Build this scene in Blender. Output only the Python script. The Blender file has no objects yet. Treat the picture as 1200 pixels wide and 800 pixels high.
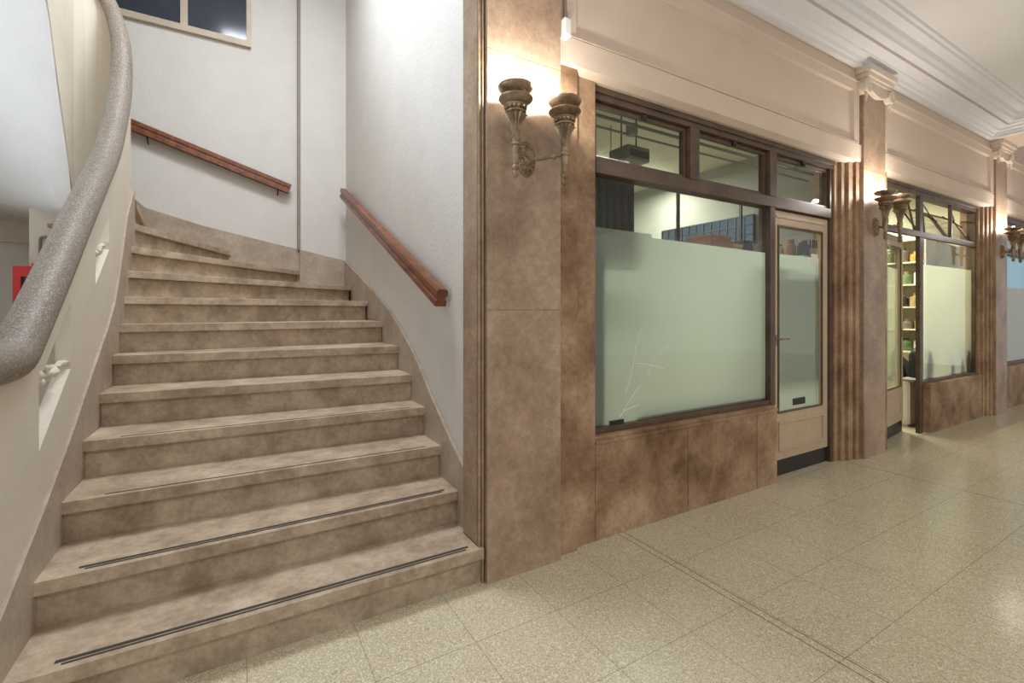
import bpy, bmesh, math, random
from mathutils import Vector, Matrix
from mathutils.geometry import tessellate_polygon
random.seed(7)
PI = math.pi
S = bpy.context.scene
COL = S.collection

# ------------------------------------------------------------------ camera
cam_d = bpy.data.cameras.new('camera')
cam = bpy.data.objects.new('camera', cam_d); COL.objects.link(cam)
YAW = math.atan(324 / 550.0)
cam.location = (0, 0, 1.3)
cam.rotation_euler = (PI / 2, 0, -YAW)
cam_d.sensor_width = 36; cam_d.lens = 550 / 1200 * 36
cam_d.shift_y = -35 / 1200
cam_d.clip_start = 0.02
S.camera = cam

# ------------------------------------------------------------------ world, exposure, large lamps
S.view_settings.view_transform = 'Standard'
S.view_settings.look = 'None'
S.view_settings.gamma = 1
S.view_settings.use_curve_mapping = False
S.view_settings.exposure = 0.0
w = bpy.data.worlds.new('world'); S.world = w; w.use_nodes = True
w.node_tree.nodes['Background'].inputs[0].default_value = (0.97, 0.98, 1.0, 1)
w.node_tree.nodes['Background'].inputs[1].default_value = 0.62

def area(name, loc, rot, sx, sy, power, color):
    d = bpy.data.lights.new(name, 'AREA'); d.shape = 'RECTANGLE'; d.size = sx; d.size_y = sy
    d.energy = power; d.color = color
    o = bpy.data.objects.new(name, d); COL.objects.link(o); o.location = loc; o.rotation_euler = rot
    return o
# the arcade's own ceiling lamps, behind and beside the photographer
area('arcade_lamp_light', (0.6, -1.6, 3.58), (0, 0, 0), 1.2, 1.2, 44, (1, .96, .89))
area('arcade_lamp_light', (4.6, -1.6, 3.58), (0, 0, 0), 1.2, 1.2, 44, (1, .96, .89))
area('arcade_lamp_light', (8.6, -1.6, 3.58), (0, 0, 0), 1.2, 1.2, 44, (1, .96, .89))
# the stairwell's lamp, high above the treads, and an added cool fill, without a seen source, brightening the soffit
area('stairwell_lamp_light', (0.35, 3.1, 5.2), (0, 0, 0), 1.0, 1.0, 110, (.88, .94, 1))
area('soffit_fill_light', (-3.2, 2.5, .9), (0, -PI + .7, 0), 1.6, 1.6, 64, (.73, .85, 1))

side = [o for o in COL.objects if o.name == 'soffit_fill_light'][0]; side.data.spread = math.radians(95)

# ------------------------------------------------------------------ helpers
def lin(c):
    return tuple(((v / 255) / 12.92 if v / 255 <= .04045 else ((v / 255 + .055) / 1.055) ** 2.4) for v in c) + (1,)

class MB:
    def __init__(s): s.v = []; s.f = []; s.sm = []
    def add(s, vs, fs, smooth=False):
        o = len(s.v); s.v += [Vector(p) for p in vs]
        for f in fs: s.f.append([i + o for i in f]); s.sm.append(smooth)
        return s
    def box(s, x0, y0, z0, x1, y1, z1):
        x0, x1 = min(x0, x1), max(x0, x1); y0, y1 = min(y0, y1), max(y0, y1); z0, z1 = min(z0, z1), max(z0, z1)
        return s.add([(x0,y0,z0),(x1,y0,z0),(x1,y1,z0),(x0,y1,z0),(x0,y0,z1),(x1,y0,z1),(x1,y1,z1),(x0,y1,z1)],
                     [(0,3,2,1),(4,5,6,7),(0,1,5,4),(1,2,6,5),(2,3,7,6),(3,0,4,7)])
    def poly(s, outer, holes, conv, smooth=False):
        """extrude polygon(s) with holes; conv(a, b, t) gives the 3-D point, t = 0 / 1"""
        loops = [outer] + list(holes)
        flat = [p for l in loops for p in l]
        tris = tessellate_polygon([[Vector((p[0], p[1], 0)) for p in l] for l in loops])
        n = len(flat)
        vs = [conv(p[0], p[1], 0) for p in flat] + [conv(p[0], p[1], 1) for p in flat]
        fs = [tuple(t) for t in tris] + [tuple(i + n for i in reversed(t)) for t in tris]
        k = 0
        for l in loops:
            m = len(l)
            for i in range(m):
                a, b = k + i, k + (i + 1) % m
                fs.append((a, b, b + n, a + n))
            k += m
        return s.add(vs, fs, smooth)
    def prism_z(s, pts, z0, z1): return s.poly(pts, [], lambda a, b, t: (a, b, z1 if t else z0))
    def prism_x(s, pts, x0, x1): return s.poly(pts, [], lambda a, b, t: (x1 if t else x0, a, b))
    def prism_y(s, pts, y0, y1, holes=()): return s.poly(pts, holes, lambda a, b, t: (a, y1 if t else y0, b))
    def lathe(s, prof, c, segs=24, flute=None, axis='z', sx=1, sy=1):
        """prof: (r, h) list; flute(h_index, angle) scales r"""
        vs = []; fs = []
        for i, (r, h) in enumerate(prof):
            for k in range(segs):
                a = 2 * PI * k / segs
                rr = r * (flute(i, a) if flute else 1)
                p = (rr * math.cos(a) * sx, rr * math.sin(a) * sy, h)
                if axis == 'y': p = (p[0], -p[2], p[1])
                if axis == 'x': p = (p[2], p[0], p[1])
                vs.append((c[0] + p[0], c[1] + p[1], c[2] + p[2]))
        n = len(prof)
        for i in range(n - 1):
            for k in range(segs):
                k2 = (k + 1) % segs
                fs.append((i*segs+k, i*segs+k2, (i+1)*segs+k2, (i+1)*segs+k))
        fs.append(tuple(range(segs))[::-1]); fs.append(tuple((n-1)*segs + k for k in range(segs)))
        return s.add(vs, fs, True)
    def sheet(s, pts, y):
        return s.add([(a, y, b) for a, b in pts], [tuple(range(len(pts)))])
    def tube(s, path, r, segs=12, prof=None, rad=None, caps=True, smooth=True):
        P = [Vector(p) for p in path]; n = len(P)
        T = [(P[min(i+1, n-1)] - P[max(i-1, 0)]).normalized() for i in range(n)]
        up = Vector((0, 0, 1)) if abs(T[0].z) < .9 else Vector((1, 0, 0))
        vs = []; fs = []
        side = T[0].cross(up).normalized()
        pr = prof or [(r * math.cos(2*PI*k/segs), r * math.sin(2*PI*k/segs)) for k in range(segs)]
        m = len(pr)
        for i in range(n):
            if not prof:
                side = (side - T[i] * side.dot(T[i])).normalized()
            else:
                side = T[i].cross(up).normalized()
            u2 = side.cross(T[i]).normalized()
            q = rad[i] if rad else 1
            for a, b in pr: vs.append(P[i] + side * a * q + u2 * b * q)
        for i in range(n - 1):
            for k in range(m):
                k2 = (k + 1) % m
                fs.append((i*m+k, i*m+k2, (i+1)*m+k2, (i+1)*m+k))
        s.add(vs, fs, smooth)
        if caps:
            o = len(s.v) - n * m
            s.f.append([o + k for k in range(m)][::-1]); s.sm.append(False)
            s.f.append([o + (n-1)*m + k for k in range(m)]); s.sm.append(False)
        return s
    def strip(s, pts, off):
        """pts: (x, y, zbottom, ztop); off: thickness vector per point or one"""
        n = len(pts); vs = []; fs = []
        for i, (x, y, a, b) in enumerate(pts):
            o = off[i] if isinstance(off, list) else off
            vs += [(x, y, a), (x, y, b), (x+o[0], y+o[1], a), (x+o[0], y+o[1], b)]
        for i in range(n - 1):
            A, B = 4*i, 4*i+4
            fs += [(A, B, B+1, A+1), (A+2, A+3, B+3, B+2), (A+1, B+1, B+3, A+3), (A, A+2, B+2, B)]
        fs += [(0, 1, 3, 2), (4*n-4, 4*n-2, 4*n-1, 4*n-3)]
        return s.add(vs, fs)
    def sphere(s, c, r, segs=14, sz=1):
        return s.lathe([(max(.0005, r*math.sin(PI*i/10)), -r*sz*math.cos(PI*i/10)) for i in range(11)], c, segs)
    def build(s, name, mat, parent=None, bevel=0, label=None, smooth_all=False):
        org = Vector((0, 0, 0)); p = parent
        while p is not None: org += p.location; p = p.parent
        me = bpy.data.meshes.new(name)
        me.from_pydata([tuple(v - org) for v in s.v], [], s.f); me.update()
        for p, k in zip(me.polygons, s.sm): p.use_smooth = k or smooth_all
        bm = bmesh.new(); bm.from_mesh(me)
        bmesh.ops.recalc_face_normals(bm, faces=bm.faces)
        if bevel:
            bmesh.ops.remove_doubles(bm, verts=bm.verts, dist=1e-5)
            ed = [e for e in bm.edges if len(e.link_faces) == 2 and e.calc_face_angle(0) > .6]
            bmesh.ops.bevel(bm, geom=ed, offset=bevel, segments=2, profile=.6, affect='EDGES', clamp_overlap=True)
        bm.to_mesh(me); bm.free()
        if any(s.sm): me.set_sharp_from_angle(angle=math.radians(42))
        me.materials.append(mat)
        o = bpy.data.objects.new(name, me); COL.objects.link(o)
        if parent is not None: o.parent = parent
        if label: o['label'] = label
        return o

def smooth_path(pts, n=8):
    P = [Vector(p) for p in pts]; out = []
    for i in range(len(P) - 1):
        p0, p1, p2, p3 = P[max(i-1, 0)], P[i], P[i+1], P[min(i+2, len(P)-1)]
        for k in range(n):
            t = k / n
            out.append(.5 * ((2*p1) + (p2-p0)*t + (2*p0-5*p1+4*p2-p3)*t*t + (3*p1-p0-3*p2+p3)*t**3))
    out.append(P[-1]); return out

def tag(o, label, cat, group=None):
    o['label'] = label; o['category'] = cat
    if group: o['group'] = group
    return o
def thing(name, label, cat, loc, group=None):
    o = bpy.data.objects.new(name, None); COL.objects.link(o); o.location = loc; o.empty_display_size = .1
    return tag(o, label, cat, group)
def struct_root(name, loc=(0, 0, 0)):
    o = bpy.data.objects.new(name, None); COL.objects.link(o); o.location = loc; o['kind'] = 'structure'
    return o
def struct(o): o['kind'] = 'structure'; return o
def copy_tree(o, parent=None):
    c = o.copy(); COL.objects.link(c); c.parent = parent
    for ch in list(o.children): copy_tree(ch, c)
    return c

# ------------------------------------------------------------------ materials
def mat(name, base, rough=.6, var=.12, scale=6, c2=None, bump=0, bscale=60, metallic=0, spec=.5, stretch=(1, 1, 1), speck=None, grit=0):
    m = bpy.data.materials.new(name); m.use_nodes = True
    nt = m.node_tree; N = nt.nodes; L = nt.links; b = N['Principled BSDF']
    tc = N.new('ShaderNodeTexCoord'); mp = N.new('ShaderNodeMapping'); mp.inputs['Scale'].default_value = stretch
    L.new(tc.outputs['Object'], mp.inputs[0])
    nz = N.new('ShaderNodeTexNoise'); nz.inputs['Scale'].default_value = scale; nz.inputs['Detail'].default_value = 8; nz.inputs['Roughness'].default_value = .62
    L.new(mp.outputs[0], nz.inputs['Vector'])
    r = N.new('ShaderNodeValToRGB'); L.new(nz.outputs['Fac'], r.inputs[0])
    a = lin(base); d = lin(c2) if c2 else tuple(x * (1 - var * 2.2) for x in a[:3]) + (1,)
    r.color_ramp.elements[0].position = .32; r.color_ramp.elements[0].color = d
    r.color_ramp.elements[1].position = .66; r.color_ramp.elements[1].color = a
    out = r.outputs[0]
    if speck:
        for k, (c, thr, sc) in enumerate(speck):
            vo = N.new('ShaderNodeTexVoronoi'); vo.inputs['Scale'].default_value = sc
            L.new(mp.outputs[0], vo.inputs['Vector'])
            sp = N.new('ShaderNodeSeparateColor'); L.new(vo.outputs['Color'], sp.inputs[0])
            gt = N.new('ShaderNodeMath'); gt.operation = 'GREATER_THAN'; gt.inputs[1].default_value = thr
            L.new(sp.outputs[k % 3], gt.inputs[0])
            mx = N.new('ShaderNodeMix'); mx.data_type = 'RGBA'
            L.new(gt.outputs[0], mx.inputs['Factor']); L.new(out, mx.inputs['A']); mx.inputs['B'].default_value = lin(c)
            out = mx.outputs['Result']
    if grit:     # fine mineral grain and worn blotches of the stone itself
        for gs, gd, k in ((38, 6, grit), (9, 7, grit * .8)):
            g = N.new('ShaderNodeTexNoise'); g.inputs['Scale'].default_value = gs; g.inputs['Detail'].default_value = gd; g.inputs['Roughness'].default_value = .75
            L.new(mp.outputs[0], g.inputs['Vector'])
            mr = N.new('ShaderNodeMapRange'); mr.inputs[1].default_value = .34; mr.inputs[2].default_value = .62; mr.inputs[3].default_value = 1 - k; mr.inputs[4].default_value = 1.08
            L.new(g.outputs['Fac'], mr.inputs[0])
            mx = N.new('ShaderNodeMix'); mx.data_type = 'RGBA'; mx.blend_type = 'MULTIPLY'; mx.inputs['Factor'].default_value = 1
            L.new(out, mx.inputs['A']); L.new(mr.outputs[0], mx.inputs['B']); out = mx.outputs['Result']
    L.new(out, b.inputs['Base Color'])
    b.inputs['Roughness'].default_value = rough; b.inputs['Metallic'].default_value = metallic
    b.inputs['Specular IOR Level'].default_value = spec
    if bump:
        n2 = N.new('ShaderNodeTexNoise'); n2.inputs['Scale'].default_value = bscale; n2.inputs['Detail'].default_value = 5
        L.new(mp.outputs[0], n2.inputs['Vector'])
        bp = N.new('ShaderNodeBump'); bp.inputs['Strength'].default_value = bump; bp.inputs['Distance'].default_value = .01
        L.new(n2.outputs['Fac'], bp.inputs['Height']); L.new(bp.outputs[0], b.inputs['Normal'])
    return m

def marble_mat(name, light, midc, dark, scale=2.2, rough=.38):
    m = bpy.data.materials.new(name); m.use_nodes = True
    nt = m.node_tree; N = nt.nodes; L = nt.links; b = N['Principled BSDF']
    tc = N.new('ShaderNodeTexCoord')
    geo = N.new('ShaderNodeNewGeometry')
    n1 = N.new('ShaderNodeTexNoise'); n1.inputs['Scale'].default_value = scale; n1.inputs['Detail'].default_value = 9; n1.inputs['Roughness'].default_value = .6; n1.inputs['Distortion'].default_value = .15
    L.new(geo.outputs['Position'], n1.inputs['Vector'])
    r = N.new('ShaderNodeValToRGB'); L.new(n1.outputs['Fac'], r.inputs[0])
    e = r.color_ramp.elements; e[0].position = .30; e[0].color = lin(dark); e[1].position = .72; e[1].color = lin(light)
    k = e.new(.5); k.color = lin(midc)
    n2 = N.new('ShaderNodeTexNoise'); n2.inputs['Scale'].default_value = 34; n2.inputs['Detail'].default_value = 8; n2.inputs['Roughness'].default_value = .8
    L.new(geo.outputs['Position'], n2.inputs['Vector'])
    mr = N.new('ShaderNodeMapRange'); mr.inputs[1].default_value = .36; mr.inputs[2].default_value = .64; mr.inputs[3].default_value = .74; mr.inputs[4].default_value = 1.12
    L.new(n2.outputs['Fac'], mr.inputs[0])
    mx = N.new('ShaderNodeMix'); mx.data_type = 'RGBA'; mx.blend_type = 'MULTIPLY'; mx.inputs['Factor'].default_value = 1
    L.new(r.outputs[0], mx.inputs['A']); L.new(mr.outputs[0], mx.inputs['B'])
    L.new(mx.outputs['Result'], b.inputs['Base Color']); b.inputs['Roughness'].default_value = rough
    b.inputs['Specular IOR Level'].default_value = .4
    return m

def glass_mat(name, tint=(.95, .975, .955), refl=.09):
    m = bpy.data.materials.new(name); m.use_nodes = True
    nt = m.node_tree; N = nt.nodes; L = nt.links; N.remove(N['Principled BSDF'])
    t = N.new('ShaderNodeBsdfTransparent'); t.inputs[0].default_value = tint + (1,)
    g = N.new('ShaderNodeBsdfGlossy'); g.inputs['Roughness'].default_value = .02
    lw = N.new('ShaderNodeLayerWeight'); lw.inputs[0].default_value = .5
    pw5 = N.new('ShaderNodeMath'); pw5.operation = 'POWER'; pw5.inputs[1].default_value = 5; L.new(lw.outputs['Facing'], pw5.inputs[0])
    ma = N.new('ShaderNodeMath'); ma.operation = 'MULTIPLY_ADD'; ma.inputs[1].default_value = .9; ma.inputs[2].default_value = .04; L.new(pw5.outputs[0], ma.inputs[0])
    mx = N.new('ShaderNodeMixShader'); L.new(ma.outputs[0], mx.inputs[0]); L.new(t.outputs[0], mx.inputs[1]); L.new(g.outputs[0], mx.inputs[2])
    L.new(mx.outputs[0], N['Material Output'].inputs[0]); return m

def frost_mat(name, col, clear=.08):
    m = bpy.data.materials.new(name); m.use_nodes = True
    nt = m.node_tree; N = nt.nodes; L = nt.links; N.remove(N['Principled BSDF'])
    tr = N.new('ShaderNodeBsdfTranslucent'); tr.inputs[0].default_value = lin(col)
    df = N.new('ShaderNodeBsdfDiffuse'); df.inputs[0].default_value = lin(col)
    m1 = N.new('ShaderNodeMixShader'); m1.inputs[0].default_value = .22; L.new(tr.outputs[0], m1.inputs[1]); L.new(df.outputs[0], m1.inputs[2])
    t = N.new('ShaderNodeBsdfTransparent')
    m2 = N.new('ShaderNodeMixShader'); m2.inputs[0].default_value = clear; L.new(m1.outputs[0], m2.inputs[1]); L.new(t.outputs[0], m2.inputs[2])
    L.new(m2.outputs[0], N['Material Output'].inputs[0]); return m

def emit_mat(name, col, k):
    m = bpy.data.materials.new(name); m.use_nodes = True
    nt = m.node_tree; N = nt.nodes; L = nt.links; N.remove(N['Principled BSDF'])
    e = N.new('ShaderNodeEmission'); e.inputs[0].default_value = lin(col); e.inputs[1].default_value = k
    L.new(e.outputs[0], N['Material Output'].inputs[0]); return m

def floor_mat():
    m = mat('terrazzo_floor', (198, 187, 160), .18, .05, 1.4, c2=(184, 172, 142), spec=.45,
            speck=[((222, 214, 194), .84, 170), ((168, 157, 132), .91, 210), ((214, 206, 182), .75, 300)])
    nt = m.node_tree; N = nt.nodes; L = nt.links; b = N['Principled BSDF']
    src = b.inputs['Base Color'].links[0].from_socket
    g = N.new('ShaderNodeNewGeometry'); sp = N.new('ShaderNodeSeparateXYZ'); L.new(g.outputs['Position'], sp.inputs[0])
    def M(op, a, bb=None):
        n = N.new('ShaderNodeMath'); n.operation = op
        for i, x in enumerate((a, bb)):
            if x is None: continue
            if isinstance(x, (int, float)): n.inputs[i].default_value = x
            else: L.new(x, n.inputs[i])
        return n.outputs[0]
    def grid(sock, off, step, half):
        t = M('SUBTRACT', sock, off); t = M('DIVIDE', t, step)
        f = M('ABSOLUTE', M('SUBTRACT', M('FRACT', M('ADD', t, 100.5)), .5))
        return M('LESS_THAN', f, half / step)
    def line(sock, at, half): return M('LESS_THAN', M('ABSOLUTE', M('SUBTRACT', sock, at)), half)
    gx = grid(sp.outputs[0], .815, .39, .0012); gy = grid(sp.outputs[1], 1.662, .39, .0012)
    thin = M('MULTIPLY', M('MAXIMUM', gx, gy), .62)
    strong = M('MAXIMUM', M('MAXIMUM', line(sp.outputs[0], 1.928, .0022), line(sp.outputs[0], 1.972, .0022)), line(sp.outputs[0], 4.56, .003))
    k = M('MAXIMUM', thin, M('MULTIPLY', strong, .95))
    mx = N.new('ShaderNodeMix'); mx.data_type = 'RGBA'; L.new(k, mx.inputs['Factor']); L.new(src, mx.inputs['A']); mx.inputs['B'].default_value = lin((80, 70, 52))
    L.new(mx.outputs['Result'], b.inputs['Base Color'])
    return m

M_FLOOR = floor_mat()
M_PLASTER = mat('white_stucco', (214, 209, 203), .8, .03, 3, bump=.22, bscale=45)
M_CREAM = mat('cream_plaster', (212, 202, 186), .75, .04, 3, bump=.15, bscale=30)
M_BEIGE = mat('beige_wall_paint', (222, 201, 182), .7, .03, 3, bump=.12, bscale=110)
M_CAP = mat('capital_paint', (232, 217, 200), .7, .06, 8)
M_CEIL = mat('white_ceiling_paint', (236, 234, 236), .75, .02, 2, bump=.1, bscale=90)
M_STONE = mat('stair_travertine', (196, 177, 154), .55, .15, 4.5, c2=(158, 137, 114), bump=.25, bscale=70, grit=.17)
M_SKIRT = mat('stair_string_stone', (180, 167, 150), .55, .12, 4, grit=.12, c2=(160, 140, 123), bump=.1, bscale=80)
M_MARBLE = marble_mat('brown_marble', (196, 170, 147), (176, 149, 126), (142, 114, 92))
M_MARBLE2 = marble_mat('mottled_brown_marble', (202, 174, 142), (168, 136, 106), (112, 80, 54), 2.6, .62)
M_JAMB = mat('stair_jamb_stone', (176, 152, 126), .5, .12, 4, grit=.25, c2=(150, 124, 98))
M_TERR = mat('grey_terrazzo', (130, 119, 107), .55, .06, 4, speck=[((160, 149, 136), .80, 250), ((100, 91, 82), .86, 280)])
M_WOOD = mat('dark_stained_wood', (142, 84, 52), .36, .3, 3, c2=(84, 46, 28), stretch=(6, .7, 6), spec=.5)
M_FRAME = mat('brown_metal_frame', (98, 76, 58), .42, .2, 8, c2=(70, 52, 40))
M_DOOR = mat('cream_door_paint', (200, 177, 148), .5, .06, 5)
M_DARK = mat('dark_kick_plate', (44, 36, 32), .5, .2, 8)
M_STRIP = mat('dark_grip_strip', (70, 60, 53), .7, .2, 20)
M_BRASS = mat('tarnished_bronze', (172, 150, 122), .42, .2, 16, c2=(104, 84, 62), metallic=.4)
M_GLASS = glass_mat('clear_glass')
M_DGLASS = mat('dark_night_glass', (58, 66, 80), .12, .15, 3)
M_FROST = frost_mat('frosted_film', (204, 211, 196), .035)
M_FROST2 = frost_mat('frosted_film_green', (216, 216, 190), .30)
M_BULB = emit_mat('lit_bulb', (255, 236, 205), 18)
M_TUBE = emit_mat('lit_fluorescent_tube', (246, 255, 236), 22)
M_RED = mat('red_paint', (196, 44, 40), .4, .06, 6)
M_WHITE = mat('white_plastic', (235, 230, 224), .5, .02, 4)
M_GREY = mat('grey_metal', (120, 116, 110), .45, .08, 6)
M_BLACK = mat('black_vinyl', (22, 21, 22), .4, .1, 10)
M_SHOPW = mat('shop_ceiling_paint', (212, 206, 182), .8, .04, 3)
M_SHOPD = mat('shop_wall_paint', (150, 150, 138), .8, .06, 3)

# ------------------------------------------------------------------ the setting
struct(MB().box(-4, -6, -.1, 15, 6.2, 0).build('floor', M_FLOOR))
struct(MB().box(-4, -6, 3.65, 15, 2.03, 3.8).build('ceiling', M_CEIL))

# cornice: stepped white plaster moulding along the facade, returned on a beam at its far end
prof = [(2.04, 3.43), (1.975, 3.43), (1.972, 3.455), (1.955, 3.462), (1.945, 3.485), (1.90, 3.49), (1.895, 3.505), (1.815, 3.512), (1.812, 3.54), (1.795, 3.54),
        (1.792, 3.515), (1.735, 3.52), (1.725, 3.545), (1.705, 3.565), (1.690, 3.60), (1.620, 3.605), (1.612, 3.625), (1.59, 3.628), (1.58, 3.66), (2.04, 3.66)]
XE = 8.10
n = len(prof)
vs = [(0.2, y, z) for y, z in prof]
vs += [(XE - (2.04 - y), y, z) for y, z in prof]       # mitre at the beam
vs += [(XE - (2.04 - y), -6, z) for y, z in prof]
fs = []
for a in (0, n):
    for i in range(n): fs.append((a + i, a + (i+1) % n, a + n + (i+1) % n, a + n + i))
struct(MB().add(vs, fs).build('trim_1', M_CEIL))
struct(MB().box(XE - .04, -6, 3.432, 8.75, 2.03, 3.66).build('trim_2', M_BEIGE))

# upper facade wall with recessed panels between the pilasters
def facade_panel(x0, x1):
    m = MB()
    xa, xb, za, zb = x0 + .10, x1 - .10, 2.80, 3.225
    xo, xp, zo, zp = x0 + .02, x1 - .02, 2.77, 3.325
    yf, yi = 2.006, 2.034
    def ring(A, B, ya, yb):
        (a0, a1, c0, c1), (b0, b1, d0, d1) = A, B
        V = [(a0,ya,c0),(a1,ya,c0),(a1,ya,c1),(a0,ya,c1),(b0,yb,d0),(b1,yb,d0),(b1,yb,d1),(b0,yb,d1)]
        m.add(V, [(0,1,5,4),(1,2,6,5),(2,3,7,6),(3,0,4,7)])
    ring((xo, xp, zo, zp), (xo + .006, xp - .006, zo + .004, zp - .006), 2.03, yf - .006)
    ring((xo + .006, xp - .006, zo + .004, zp - .006), (xo + .02, xp - .02, zo + .008, zp - .02), yf - .006, yf)
    ring((xo + .02, xp - .02, zo + .008, zp - .02), (xa - .012, xb + .012, za - .006, zb + .012), yf, yf + .006)
    ring((xa - .012, xb + .012, za - .006, zb + .012), (xa, xb, za, zb), yf + .006, yi)
    m.add([(xa, yi, za), (xb, yi, za), (xb, yi, zb), (xa, yi, zb)], [(0, 1, 2, 3)])
    return m
wall = MB()
spans = [(1.50, 4.74), (5.20, 8.20), (8.64, 13)]
wall.box(1.062, 2.04, 2.70, 13, 2.30, 3.70)
for a, b in spans:
    wall.box(a, 2.03, 3.325, b, 2.05, 3.5)
    q = facade_panel(a, b); wall.add(q.v, q.f)
struct(wall.build('wall_facade', M_BEIGE))
lint = MB()
for a, b in spans:
    lint.prism_x([(2.005, 2.625), (2.002, 2.765), (2.01, 2.775), (2.06, 2.775), (2.20, 2.72), (2.20, 2.60), (2.05, 2.60)], a - .03, b + .02)
struct(lint.build('trim_3', M_BEIGE))

# ---- stairwell walls
def wall_x(y): return 1.04 + (y - 2.19) * (.05 / 3.41)
struct(MB().prism_z([(wall_x(2.19), 2.19), (wall_x(5.7), 5.7), (1.35, 5.7), (1.35, 2.19)], 0, 5.6).build('wall_right', M_PLASTER))
struct(MB().box(.605, 5.6, 0, 1.3, 5.9, 5.6).box(-4, 5.64, 0, .605, 5.9, 5.6).build('wall_back', M_PLASTER))
struct(MB().box(-4, 1.9, 3.25, 1.0, 2.05, 5.7).build('wall_over_stairs', M_PLASTER))
struct(MB().box(-4.1, 1.9, 0, -4, 5.9, 5.7).build('wall_left', M_CREAM))
struct(MB().box(-4, 1.9, 5.6, 1.35, 5.9, 5.75).build('ceiling_stairwell', M_PLASTER))
struct(MB().box(-4, 5.58, 1.89, -1.0, 5.645, 2.10).build('trim_4', M_CREAM))

# jamb of stone between the stairs and the first pilaster
jm = MB()
jm.box(1.0, 2.022, .178, 1.06, 2.19, 3.44)
jm.box(1.0, 2.012, .178, 1.012, 2.03, 3.44)
jm.box(1.016, 2.004, 0, 1.024, 2.06, 3.44)
jm.box(1.012, 2.02, .178, 1.04, 2.06, 3.44)
struct(jm.build('trim_5', M_JAMB, bevel=.002))

struct(MB().box(.582, 5.585, 1.97, .612, 5.64, 5.6).build('trim_15', mat('grey_brown_batten', (150, 140, 128), .7, .08, 5), bevel=.004))
# high window on the stair's back wall
w1 = struct_root('window_1', (-.45, 5.64, 4.1))
fr = MB()
fr.prism_y([(-1.15, 4.055), (.14, 4.055), (.14, 5.2), (-1.15, 5.2)], 5.595, 5.66, holes=[[(-1.10, 4.115), (-.465, 4.115), (-.465, 5.15), (-1.10, 5.15)], [(-.405, 4.115), (.098, 4.115), (.098, 5.15), (-.405, 5.15)]])
fr.build('window_frame', mat('window_frame_paint', (196, 180, 158), .5, .08, 6), w1)
for a, b in ((-1.10, -.465), (-.405, .098)):
    MB().box(a, 5.615, 4.115, b, 5.63, 5.15).build('pane', M_DGLASS, w1)

# ------------------------------------------------------------------ staircase
R = .1745
Lp = [(-.61, 1.99), (-.61, 2.265), (-.61, 2.57), (-.61, 2.88), (-.61, 3.18), (-.61, 3.475), (-.61, 3.67), (-.61, 3.822), (-.61, 3.945), (-.61, 4.058), (-.61, 4.185), (-.61, 4.255), (-.655, 4.36), (-.76, 4.42)]
ry = [1.99, 2.29, 2.55, 2.83, 3.085, 3.39, 3.85, 4.40, 5.17]
Rp = [(1.018, ry[0])] + [(wall_x(y) - .022, y) for y in ry[1:]] + [(.61, 5.6), (-.04, 5.62), (-.72, 5.62), (-1.45, 5.62), (-2.0, 5.62)]
stair = thing('staircase', 'curved stone staircase winding up to the left behind a white parapet', 'staircase', (0.2, 3.0, 0))
def off(a, b, d):
    v = Vector((b[0]-a[0], b[1]-a[1])); nn = Vector((-v.y, v.x)).normalized() * d
    return (a[0]+nn.x, a[1]+nn.y), (b[0]+nn.x, b[1]+nn.y)
for i in range(13):
    z1 = (i + 1) * R; z0 = max(0, i * R - .01)
    L0, R0, L1, R1 = Lp[i], Rp[i], Lp[i+1], Rp[i+1]
    b0, b1 = off(L1, R1, .05)
    corner = [(wall_x(5.6) - .02, 5.58)] if i == 8 else []
    if i == 8: b1 = (.60, 5.62)
    if i == 0: b1 = (wall_x(2.3) - .022, b1[1]); corner = [(1.018, 2.02), (1.0, 2.022), (1.0, 2.19), (1.018, 2.2)]
    f0, f1 = off(L0, R0, .034)
    m = MB()
    m.prism_z([L0, R0] + corner + [b1, b0], z1 - .048, z1)
    m.prism_z([f0, f1] + ([(wall_x(5.6) - .02, 5.58)] if i == 8 else []) + [b1, b0], z0, z1 - .048)
    st = m.build('step', M_STONE, stair, bevel=.004)
    if i < 4:      # dark grip strips let into the nosing
        for d, hw, k in ((.032, .005, .02), (.052, .008, .0)):
            if i > 1 and d > .04: continue
            a, b = off(L0, R0, d)
            u = Vector((b[0]-a[0], b[1]-a[1])).normalized()
            a = (a[0] + u.x * (.11 + k), a[1] + u.y * (.11 + k)); b = (b[0] - u.x * (.06 + k), b[1] - u.y * (.06 + k))
            nn = Vector((-u.y, u.x)) * hw
            MB().prism_z([(a[0]-nn.x, a[1]-nn.y), (b[0]-nn.x, b[1]-nn.y), (b[0]+nn.x, b[1]+nn.y), (a[0]+nn.x, a[1]+nn.y)], z1 - .004, z1 + .0012).build('grip_strip', M_STRIP, st)
# string boards on the right wall, the back wall and under the parapet
top = [(2.19, .47), (2.42, .597), (2.705, .776), (2.99, .974), (3.20, 1.09), (3.40, 1.19), (3.65, 1.30), (3.93, 1.395), (4.4, 1.54), (5.6, 1.885)]
MB().strip([(wall_x(y) - .0005, y, max(0, t - .5), t) for y, t in top], (-.022, 0, 0)).build('string_board', M_SKIRT, stair, bevel=.003)
MB().strip([(1.085, 5.6, 1.2, 1.88), (.605, 5.6, 1.4, 1.975)], (0, -.024, 0)).build('string_board', M_SKIRT, stair, bevel=.003)
MB().strip([(.605, 5.64, 1.4, 1.98), (.2, 5.64, 1.5, 2.06), (-.3, 5.64, 1.6, 2.165), (-.74, 5.64, 1.7, 2.29), (-.88, 5.64, 1.9, 2.42), (-1.3, 5.64, 1.9, 3.0)], (0, -.024, 0)).build('string_board', M_SKIRT, stair, bevel=.003)
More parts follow.
